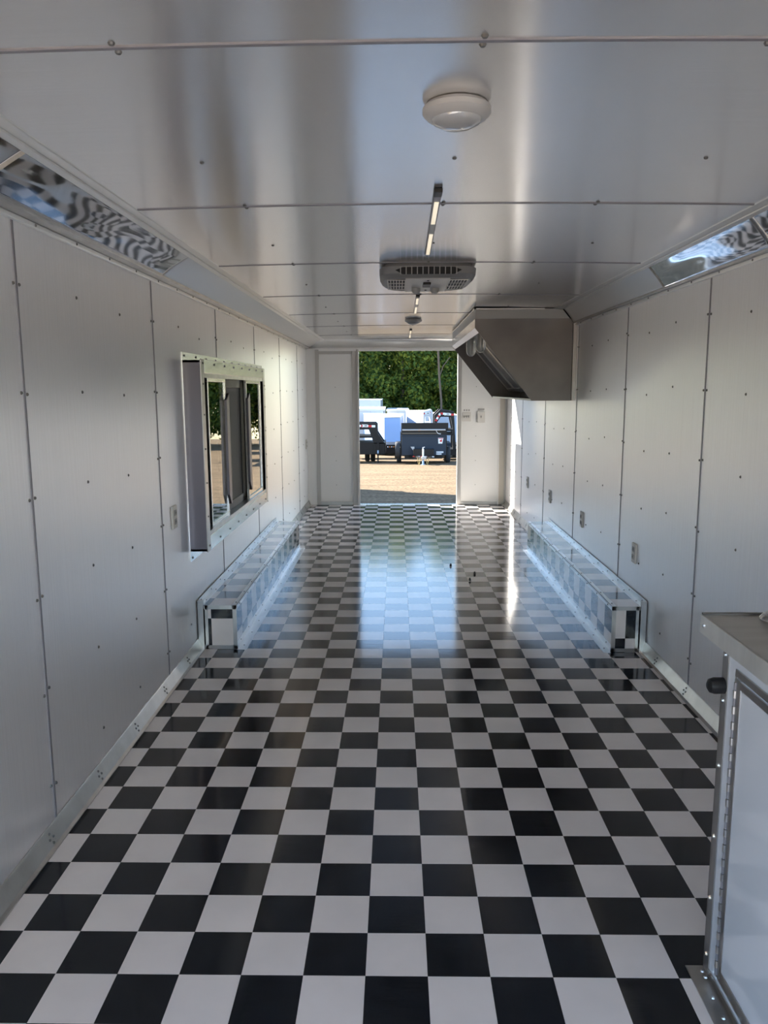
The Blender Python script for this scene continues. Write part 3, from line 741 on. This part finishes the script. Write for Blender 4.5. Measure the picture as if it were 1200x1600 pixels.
# ---- helpers for trailers
def wheel(parent, x, y, zg, r, wd):
    """axle along x, tyre standing on the ground"""
    t_ = MB().lathe([(r*0.60, -wd/2), (r*0.93, -wd/2), (r, -wd*0.32), (r, wd*0.32), (r*0.93, wd/2), (r*0.60, wd/2)], (x, y, zg+r), axis=0, n=24).build('tyre', 'rubber', parent, smooth=True)
    MB().lathe([(r*0.60, -wd*0.40), (r*0.50, -wd*0.30), (r*0.20, -wd*0.42), (r*0.20, wd*0.42), (r*0.50, wd*0.30), (r*0.60, wd*0.40)], (x, y, zg+r), axis=0, n=16).build('wheel_rim', 'plasticgrey', t_, smooth=True)
def tape(parent, pts, n, hw, yface):
    """red and white reflective tape along an xz poly-line on a face at y"""
    L = [Vector(p) for p in pts]; segs = []; tot = sum((b-a).length for a, b in zip(L[:-1], L[1:]))
    st = tot/n; k = 0
    for a, b in zip(L[:-1], L[1:]):
        ln = (b-a).length; c = max(1, round(ln/st)); dd = (b-a)/ln; nn_ = Vector((-dd.y, dd.x))*hw
        for i in range(c):
            p, q = a + (b-a)*(i/c), a + (b-a)*((i+1)/c)
            MB().prism([tuple(p-nn_), tuple(q-nn_), tuple(q+nn_), tuple(p+nn_)], 1, yface-0.006, yface).build('tape_strip', 'red' if k % 2 == 0 else 'wtape', parent); k += 1

# ---- dump trailer
DY = 34.4; G = gz(DY)  # parked trailers from here on: positions from image pixels, then scaled about the camera
dt = thing('dump_trailer', 'dark blue black dump trailer facing the doorway with a jack stand', 'trailer', (1.18, DY, G))
MB().box(0.21, 2.16, DY, DY+0.05, -1.44, -0.56).build('front_wall', 'tnavy', dt, bevel=0.01)
MB().box(0.19, 2.20, DY-0.03, DY+0.08, -0.60, -0.55).build('front_rail', 'tnavy', dt, bevel=0.01)
for x in (0.21, 2.11): MB().box(x, x+0.05, DY+0.05, DY+3.6, -1.44, -0.56).build('side_wall', 'tnavy', dt, bevel=0.01)
for x in (0.20, 2.13):
    for k in range(6): MB().box(x-0.03, x+0.08, DY+0.1+k*0.6, DY+0.16+k*0.6, -1.44, -0.56).build('side_stake', 'tblack', dt)
MB().box(0.21, 2.16, DY+3.55, DY+3.6, -1.44, -0.56).build('tail_gate', 'tnavy', dt)
MB().box(0.26, 2.11, DY+0.05, DY+3.55, -1.48, -1.40).build('bed', 'tblack', dt)
MB().box(0.20, 2.26, DY-0.02, DY+0.05, -0.30, -0.02).build('top_board', 'tblack', dt, bevel=0.01)
MB().box(0.20, 2.20, DY+0.0, DY+0.04, -0.55, -0.30).build('mesh_tarp_roll', 'tblack', dt)
MB().rod((0.24, DY-0.05, -0.325), (2.14, DY-0.05, -0.325), 0.035, n=12).build('tarp_roller', 'plasticgrey', dt, smooth=True)
MB().box(0.24, 1.95, DY-0.012, DY, -0.50, -0.455).build('timber_strip', 'wood', dt)
MB().box(0.95, 1.03, DY-0.07, DY-0.02, -0.36, -0.29).build('tarp_bracket', 'orange', dt)
MB().tube([(1.72, DY-0.06, -0.34), (1.76, DY-0.06, -0.42), (1.82, DY-0.06, -0.49), (1.93, DY-0.06, -0.51)], 0.012, 6).build('tarp_strap', 'wtape', dt)
MB().box(0.35, 2.0, DY+0.1, DY+3.5, -1.60, -1.48).build('chassis', 'tblack', dt)
for s_ in (-1, 1):
    m = MB(); x0 = 1.15 + s_*0.62
    m.prism([(x0, DY+0.1), (x0 - s_*0.08, DY+0.1), (1.15, DY-1.15), (1.15 + s_*0.05, DY-1.2)], 2, -1.52, -1.43); m.build('tongue_beam', 'tblack', dt)
MB().box(0.72, 1.62, DY-0.42, DY-0.12, -1.43, -1.14).build('tool_box', 'tblack', dt, bevel=0.01)
MB().prism([(0.60, -1.05), (0.77, -1.05), (0.77, -1.30)], 1, DY-0.20, DY-0.17).build('gusset', 'plasticgrey', dt)
tape(dt, [(0.70, -1.455), (1.63, -1.475)], 6, 0.022, DY-0.43)
MB().box(1.05, 1.25, DY-1.32, DY-1.10, -1.52, -1.40).build('coupler', 'alu_dull', dt, bevel=0.02)
jk = MB().rod((1.13, DY-0.95, gz(DY-0.95)), (1.13, DY-0.95, -1.40), 0.042, n=14).build('jack', 'blue', dt, smooth=True)
MB().rod((1.13, DY-0.95, -1.42), (1.13, DY-0.95, -1.08), 0.034, n=14).build('jack_tube', 'wtape', jk, smooth=True)
MB().lathe([(0.10, 0.0), (0.10, 0.012)], (1.13, DY-0.95, gz(DY-0.95)), n=18).build('jack_foot', 'blue', jk)
MB().tube([(1.13, DY-0.95, -1.08), (1.10, DY-0.95, -1.04), (1.20, DY-0.95, -1.01)], 0.014, 6).build('jack_crank', 'wtape', jk)
for s_ in (-1, 1):
    pts = [(1.13+s_*(0.12+0.12*t), DY-1.0, -1.47 - 0.30*math.sin(math.pi*t)) for t in [i/8 for i in range(9)]]
    MB().tube(pts, 0.014, 6).build('safety_chain', 'chain', dt)
for x in (0.10, 2.33):
    for y in (DY+1.3, DY+2.2): wheel(dt, x, y, gz(y), 0.36, 0.21)
    s_ = -1 if x < 1 else 1
    MB().prism([(DY+0.86, -1.10), (DY+1.0, -0.98), (DY+2.5, -0.98), (DY+2.64, -1.10), (DY+2.60, -1.10), (DY+2.46, -1.02), (DY+1.04, -1.02), (DY+0.9, -1.10)], 0, x-0.12, x+0.12).build('fender', 'tblack', dt)
sp = MB().lathe([(0.20, -0.1), (0.33, -0.1), (0.36, -0.06), (0.36, 0.06), (0.33, 0.1), (0.20, 0.1)], (0.03, DY+0.25, -1.22), axis=0, n=24).build('spare_tyre', 'rubber', dt, smooth=True)
st = MB().prism([(1.82, -0.68), (2.05, -0.68), (2.00, -0.93), (1.83, -0.93)], 1, DY-0.006, DY).build('warning_sticker', 'wtape', dt)
MB().prism([(1.83, -0.69), (2.04, -0.69), (2.035, -0.72), (1.835, -0.72)], 1, DY-0.009, DY-0.006).build('red_band', 'red', st)
MB().prism([(1.90, -0.78), (2.00, -0.74), (1.98, -0.86), (1.88, -0.84)], 1, DY-0.009, DY-0.006).build('red_mark', 'red', st)
st = MB().box(1.74, 2.05, DY-0.006, DY, -1.34, -1.27).build('lettering_sticker', 'wtape', dt)
for i in range(8):
    MB().box(1.755+i*0.036, 1.762+i*0.036, DY-0.008, DY-0.006, -1.33, -1.28).build('printed_letter', 'tnavy', st)
st = MB().box(1.74, 1.97, DY-0.006, DY, -1.42, -1.36).build('lettering_sticker', 'wtape', dt)
for i in range(6): MB().box(1.755+i*0.036, 1.762+i*0.036, DY-0.008, DY-0.006, -1.41, -1.37).build('printed_letter', 'tnavy', st)

# ---- gooseneck trailers
def goose(label, Y, outer, inner_beam, body, jackx, wheels, tp, logo, mt, depth=1.6, tapew=0.05):
    Gd = gz(Y); t_ = thing('gooseneck_trailer', label, 'trailer', (body[0], Y, Gd), 'gooseneck trailers')
    for y in (Y, Y+depth-0.16): MB().prism(outer, 1, y, y+0.16).build('neck_frame', mt, t_, bevel=0.012)
    x0, x1, z0, z1 = inner_beam
    for z in (z0, z1): MB().box(x0, x1, Y+0.05, Y+depth-0.05, z-0.05, z+0.05).build('cross_bar', mt, t_)
    MB().box(body[0], body[1], Y+0.02, Y+depth+0.6, body[2], body[3]).build('deck_body', 'tblack', t_, bevel=0.01)
    MB().box(body[0], body[1], Y+0.0, Y+0.03, body[3]-0.04, body[3]).build('rub_rail', 'tblack', t_)
    for jx in jackx:
        j = MB().box(jx-0.045, jx+0.045, Y-0.10, Y-0.01, body[2]-0.05, body[2]+0.55).build('landing_leg', 'tblack', t_)
        MB().box(jx-0.03, jx+0.03, Y-0.085, Y-0.025, gz(Y)+0.02, body[2]).build('leg_tube', 'tblack', j)
        MB().box(jx-0.09, jx+0.09, Y-0.14, Y+0.02, gz(Y), gz(Y)+0.02).build('leg_foot', 'tblack', j)
        MB().box(jx-0.035, jx+0.035, Y-0.105, Y-0.10, body[2]+0.06, body[2]+0.20).build('leg_sticker', 'blue', j)
    for (wx, wy) in wheels: wheel(t_, wx, wy, gz(wy), 0.38, 0.22)
    if tp: tape(t_, tp[0], tp[1], tapew, Y)
    if logo:
        lx, lz = logo
        lg = MB().prism([(lx-0.13, lz+0.07), (lx-0.05, lz+0.055), (lx+0.13, lz+0.05), (lx+0.17, lz), (lx+0.13, lz-0.05), (lx-0.05, lz-0.055), (lx-0.13, lz-0.07), (lx-0.10, lz)], 1, Y-0.014, Y-0.006).build('logo_plate', 'wtape', t_)
        MB().prism([(lx-0.12, lz+0.035), (lx-0.08, lz), (lx-0.12, lz-0.035), (lx-0.06, lz)], 1, Y-0.018, Y-0.014).build('logo_mark', 'blue', lg)
        MB().box(lx-0.03, lx+0.10, Y-0.018, Y-0.014, lz-0.018, lz+0.018).build('logo_lettering', 'tblack', lg)
    return t_
goose('black gooseneck trailer with red and white tape left of the dump trailer', 35.7,
      [(-3.6,-0.05), (-0.98,-0.07), (-0.90,-0.15), (-0.885,-0.51), (-0.56,-0.99), (-0.52,-1.50), (-1.07,-1.50), (-1.07,-0.95), (-1.28,-0.37), (-3.6,-0.35)],
      (-3.5, -1.08, -0.70, -1.0), (-4.6, -0.52, -1.51, -0.97), (-0.86, -3.2), ((-1.15, 37.6), (-1.42, 37.6)),
      ([(-2.6, -0.17), (-0.98, -0.22)], 10), (-1.45, -0.195), 'tblack')
goose('black gooseneck trailer with taped arched neck behind the dump trailer', 38.4,
      [(1.84,-0.55), (1.84,0.20), (2.11,0.46), (2.80,0.36), (2.90,-1.50), (2.74,-1.50), (2.74,-0.48), (2.62,0.10), (2.15,0.10), (1.98,-0.15), (1.98,-0.55)],
      (1.95, 2.75, -0.55, -0.75), (1.9, 4.6, -1.80, -1.48), (3.3,), ((2.6, 40.0), (4.2, 40.0)),
      ([(1.90, -0.10), (2.13, 0.27), (2.78, 0.20)], 9), (2.46, 0.235), 'tblack')
goose('pale gooseneck neck standing behind the dump trailer', 41.6,
      [(1.40,0.27), (1.50,0.30), (1.85,0.38), (1.95,0.10), (1.98,-0.70), (1.86,-0.70), (1.74,0.02), (1.50,0.02), (1.48,-0.70), (1.40,-0.70)],
      (1.48, 1.9, -0.35, -0.60), (1.3, 3.6, -1.9, -1.5), (1.5,), ((1.7, 43.6), (3.2, 43.6)),
      ([(1.42, 0.16), (1.80, 0.22)], 5), (1.62, 0.19), 'twhite', tapew=0.035)
# low flatbed behind, with a row of marker lights
fb = thing('flatbed_trailer', 'low black flatbed trailer with a row of marker lights', 'trailer', (-0.35, 40.0, gz(40)))
MB().box(-2.6, 0.30, 40.0, 42.2, -1.62, -1.36).build('deck', 'tblack', fb, bevel=0.01)
MB().box(-2.6, 0.30, 39.95, 40.0, -1.80, -1.56).build('rear_bumper', 'tblack', fb)
for i in range(4):
    MB().rod((-0.46+i*0.10, 40.0, -1.47), (-0.46+i*0.10, 39.97, -1.47), 0.03, n=10).build('marker_light', 'orange' if i % 2 else 'wtape', fb)
for x in (-2.3, 0.0): wheel(fb, x, 41.2, gz(41.2), 0.36, 0.22)

# ---- enclosed trailers and sheds parked behind
def enclosed(label, plan_, z1, skin, roofm, wheels=(), lip=0.05, ribs=None, slant=None, z0c=0.35):
    yc = sum(p[1] for p in plan_)/len(plan_); xc = sum(p[0] for p in plan_)/len(plan_); G0 = gz(yc)
    t_ = thing('enclosed_trailer', label, 'trailer', (xc, yc, G0), 'enclosed trailers')
    n = len(plan_); zb = G0 + z0c
    for i in range(n):
        a_, b2 = Vector(plan_[i]), Vector(plan_[(i+1) % n]); dd = (b2-a_).normalized(); nn_ = Vector((-dd.y, dd.x))*0.04
        MB().prism([tuple(a_), tuple(b2), tuple(b2+nn_), tuple(a_+nn_)], 2, zb, z1).build('side_skin', skin, t_)
        k = int((b2-a_).length/1.2)
        for j in range(1, k+1):
            p = a_ + (b2-a_)*(j/(k+1)); q = p + dd*0.02
            MB().prism([tuple(p), tuple(q), tuple(q-nn_*0.2), tuple(p-nn_*0.2)], 2, zb, z1).build('skin_joint', 'plasticgrey', t_)
    c = Vector((xc, yc))
    if slant:
        MB().prism([tuple(c + (Vector(p)-c)*1.02) for p in plan_], 2, z1, z1+lip).build('roof', roofm, t_)
    else:
        MB().prism([tuple(c + (Vector(p)-c)*1.02) for p in plan_], 2, z1, z1+lip).build('roof', roofm, t_, bevel=0.02)
    MB().prism([tuple(c + (Vector(p)-c)*0.98) for p in plan_], 2, zb-0.08, zb).build('underframe', 'tblack', t_)
    for (x, y) in wheels: wheel(t_, x, y, gz(y), 0.34, 0.21)
    return t_
enclosed('white enclosed trailer coloured as in blue shade with peaked front left of the dump trailer',
         [(-0.71, 44.8), (0.20, 45.1), (0.45, 51.5), (-2.2, 52.2), (-1.42, 45.9)], -0.15, 'tshade', 'troof', ((-1.3, 48.5), (0.4, 48.5)), 0.03)
enclosed('long white enclosed trailer with bright roof behind the left gooseneck',
         [(-4.6, 53.2), (-0.85, 53.2), (-0.85, 59.2), (-4.6, 59.2)], 0.02, 'twhite', 'troof', ((-4.3, 56.0), (-1.1, 56.0)), 0.16)
enclosed('tall pale box trailer at the left behind the others',
         [(-5.2, 62.5), (-1.22, 62.5), (-1.22, 68.5), (-5.2, 68.5)], 0.62, 'tsilver', 'troof', ((-4.9, 65.5), (-1.5, 65.5)), 0.05)
enclosed('white enclosed trailer with low bright roof behind the dump trailer',
         [(-0.78, 60.5), (0.95, 60.5), (0.95, 66.5), (-0.78, 66.5)], -0.22, 'twhite', 'troof', ((-0.5, 63), (0.7, 63)), 0.14)
enclosed('white enclosed trailer with sloped nose at the foot of the pale gooseneck',
         [(0.65, 50.6), (1.75, 48.4), (2.0, 48.4), (2.0, 54.6), (0.65, 54.6)], -0.08, 'twhite', 'troof', ((0.9, 52.6), (1.8, 52.6)), 0.10)
enclosed('white enclosed trailer seen through the black arched neck',
         [(2.35, 50.2), (3.9, 50.2), (3.9, 56.4), (2.35, 56.4)], -0.24, 'tsilver', 'troof', ((2.6, 53), (3.7, 53)), 0.06)
enclosed('unseen enclosed trailer added outside on the left to shade the ground',
         [(-6.0, 13.2), (-3.4, 13.2), (-3.4, 21.5), (-4.65, 21.8), (-4.85, 22.7), (-6.0, 22.7)], 1.92, 'twhite', 'troof', ((-5.8, 16.5), (-3.6, 16.5)), 0.05)  # out of view; added and shaped to cast the ground shade beyond the doorway

# ---- trees behind the yard
def tree(label, x, y, h, rad, seed, nl, kinds, lean=0.0):
    rnd = random.Random(seed); G0 = gz(y); t_ = thing('tree', label, 'tree', (x, y, G0), 'trees behind the parked trailers')
    top = Vector((x + lean, y, G0 + h*0.92))
    pts = [Vector((x, y, G0-0.1)), Vector((x + lean*0.3 + rnd.uniform(-.15, .15), y, G0+h*0.35)), Vector((x + lean*0.6, y, G0+h*0.65)), top]
    rs = [0.20, 0.15, 0.10, 0.03]; m = MB()
    for a_, b2, ra, rb in zip(pts[:-1], pts[1:], rs[:-1], rs[1:]): m.rod(a_, b2, ra, rb, n=9)
    for k in range(7):
        f = rnd.uniform(0.25, 0.85); p = pts[0].lerp(top, f); an = rnd.uniform(0, 6.28)
        m.rod(p, p + Vector((math.cos(an)*rad*0.7, math.sin(an)*rad*0.7, h*0.12)), 0.05, 0.015, n=6)
    m.build('trunk', 'bark', t_, smooth=True)
    m = MB(); blobs = []
    for k in range(34):
        f = rnd.random(); zz = G0 + h*(0.10 + 0.88*f); wdt = rad*(1.0 - 0.55*abs(f-0.40))
        an = rnd.uniform(0, 6.28); q = rnd.uniform(0.2, 1.0)*wdt
        blobs.append((Vector((x + lean*f + math.cos(an)*q, y + math.sin(an)*q*0.8, zz)), rnd.uniform(0.7, 1.35)*rad*0.40))
    for i in range(nl):
        c, r_ = rnd.choice(blobs); d_ = Vector((rnd.gauss(0,1), rnd.gauss(0,1), rnd.gauss(0,1))).normalized()
        p = c + d_ * r_ * rnd.uniform(0.55, 1.05); 
        if p.z < G0 + 0.05: continue
        nrm = (d_ + Vector((rnd.gauss(0,.5), rnd.gauss(0,.5), 0.4+rnd.gauss(0,.5)))).normalized()
        a_ = nrm.orthogonal().normalized(); a_.rotate(Matrix.Rotation(rnd.uniform(0, 6.28), 3, nrm)); b2 = nrm.cross(a_)
        s1 = rnd.uniform(0.12, 0.23); s2 = s1*0.62; n0 = len(m.v)
        m.v += [tuple(p - a_*s1), tuple(p - b2*s2 + nrm*0.02), tuple(p + a_*s1), tuple(p + b2*s2 + nrm*0.02)]
        u = rnd.random(); m.cur = 0 if u < kinds[0] else (1 if u < kinds[1] else 2)
        m.face([n0, n0+1, n0+2, n0+3])
    m.build('crown', ['leaf0', 'leaf1', 'leaf2'], t_)
TL = [(-13.5, 74, 12.0, 4.2, 'leafy tree at the far left behind the yard'),
      (-8.6, 73, 12.5, 3.9, 'second leafy tree from the left behind the yard'),
      (-4.2, 71.5, 13.0, 3.4, 'dark leafy tree above the tall pale box trailer'),
      (-1.6, 75.5, 14.0, 3.6, 'tall dark tree standing back behind the white roofs'),
      (0.5, 70.5, 12.6, 2.9, 'bushy yellow green tree in the middle of the doorway view'),
      (3.4, 71.5, 13.2, 3.1, 'leafy tree with a bare trunk above the dump trailer'),
      (5.6, 75.5, 14.2, 3.6, 'tall dark tree standing back at the right'),
      (7.6, 71.0, 12.4, 3.4, 'leafy tree right of the doorway view'),
      (12.2, 72.5, 12.8, 4.0, 'second leafy tree from the right behind the yard'),
      (17.4, 73, 12.2, 4.2, 'leafy tree at the far right behind the yard')]
for i, (x, y, h, r_, lb) in enumerate(TL):
    tree(lb, x, y+3, h*1.42, r_*1.1, 40+i, 21000, (0.38, 0.76) if i not in (4, 5) else (0.25, 0.62), 0.3*math.sin(i*2.1))
BK = [(-16, 'far'), (-10.8, 'far'), (-6.2, 'far'), (-2.9, 'far'), (0.9, 'far'), (4.6, 'far'), (9.4, 'far'), (14.6, 'far')]
NM = ['first', 'second', 'third', 'fourth', 'fifth', 'sixth', 'seventh', 'eighth']
for i, (x, _) in enumerate(BK):
    tree('shadowed tree of the back row, %s from the left' % NM[i], x, 84, 19.5, 4.4, 80+i, 11000, (0.8, 0.97), 0.0)
# bare slender trunk in front of the wood
tb = thing('bare_trunk', 'slender bare tree trunk before the foliage right of centre', 'tree', (3.66, 64.0, gz(64)))
MB().tube([(3.68, 64.0, gz(64)-0.1), (3.62, 64.0, 0.5), (3.45, 64.0, 2.4), (3.34, 64.0, 4.6), (3.30, 64.0, 7.0)], 0.085, 8).build('trunk', 'bark', tb, smooth=True)
MB().tube([(3.45, 64.0, 2.4), (3.75, 64.0, 3.3), (4.3, 64.0, 4.0)], 0.04, 6).build('branch', 'bark', tb)
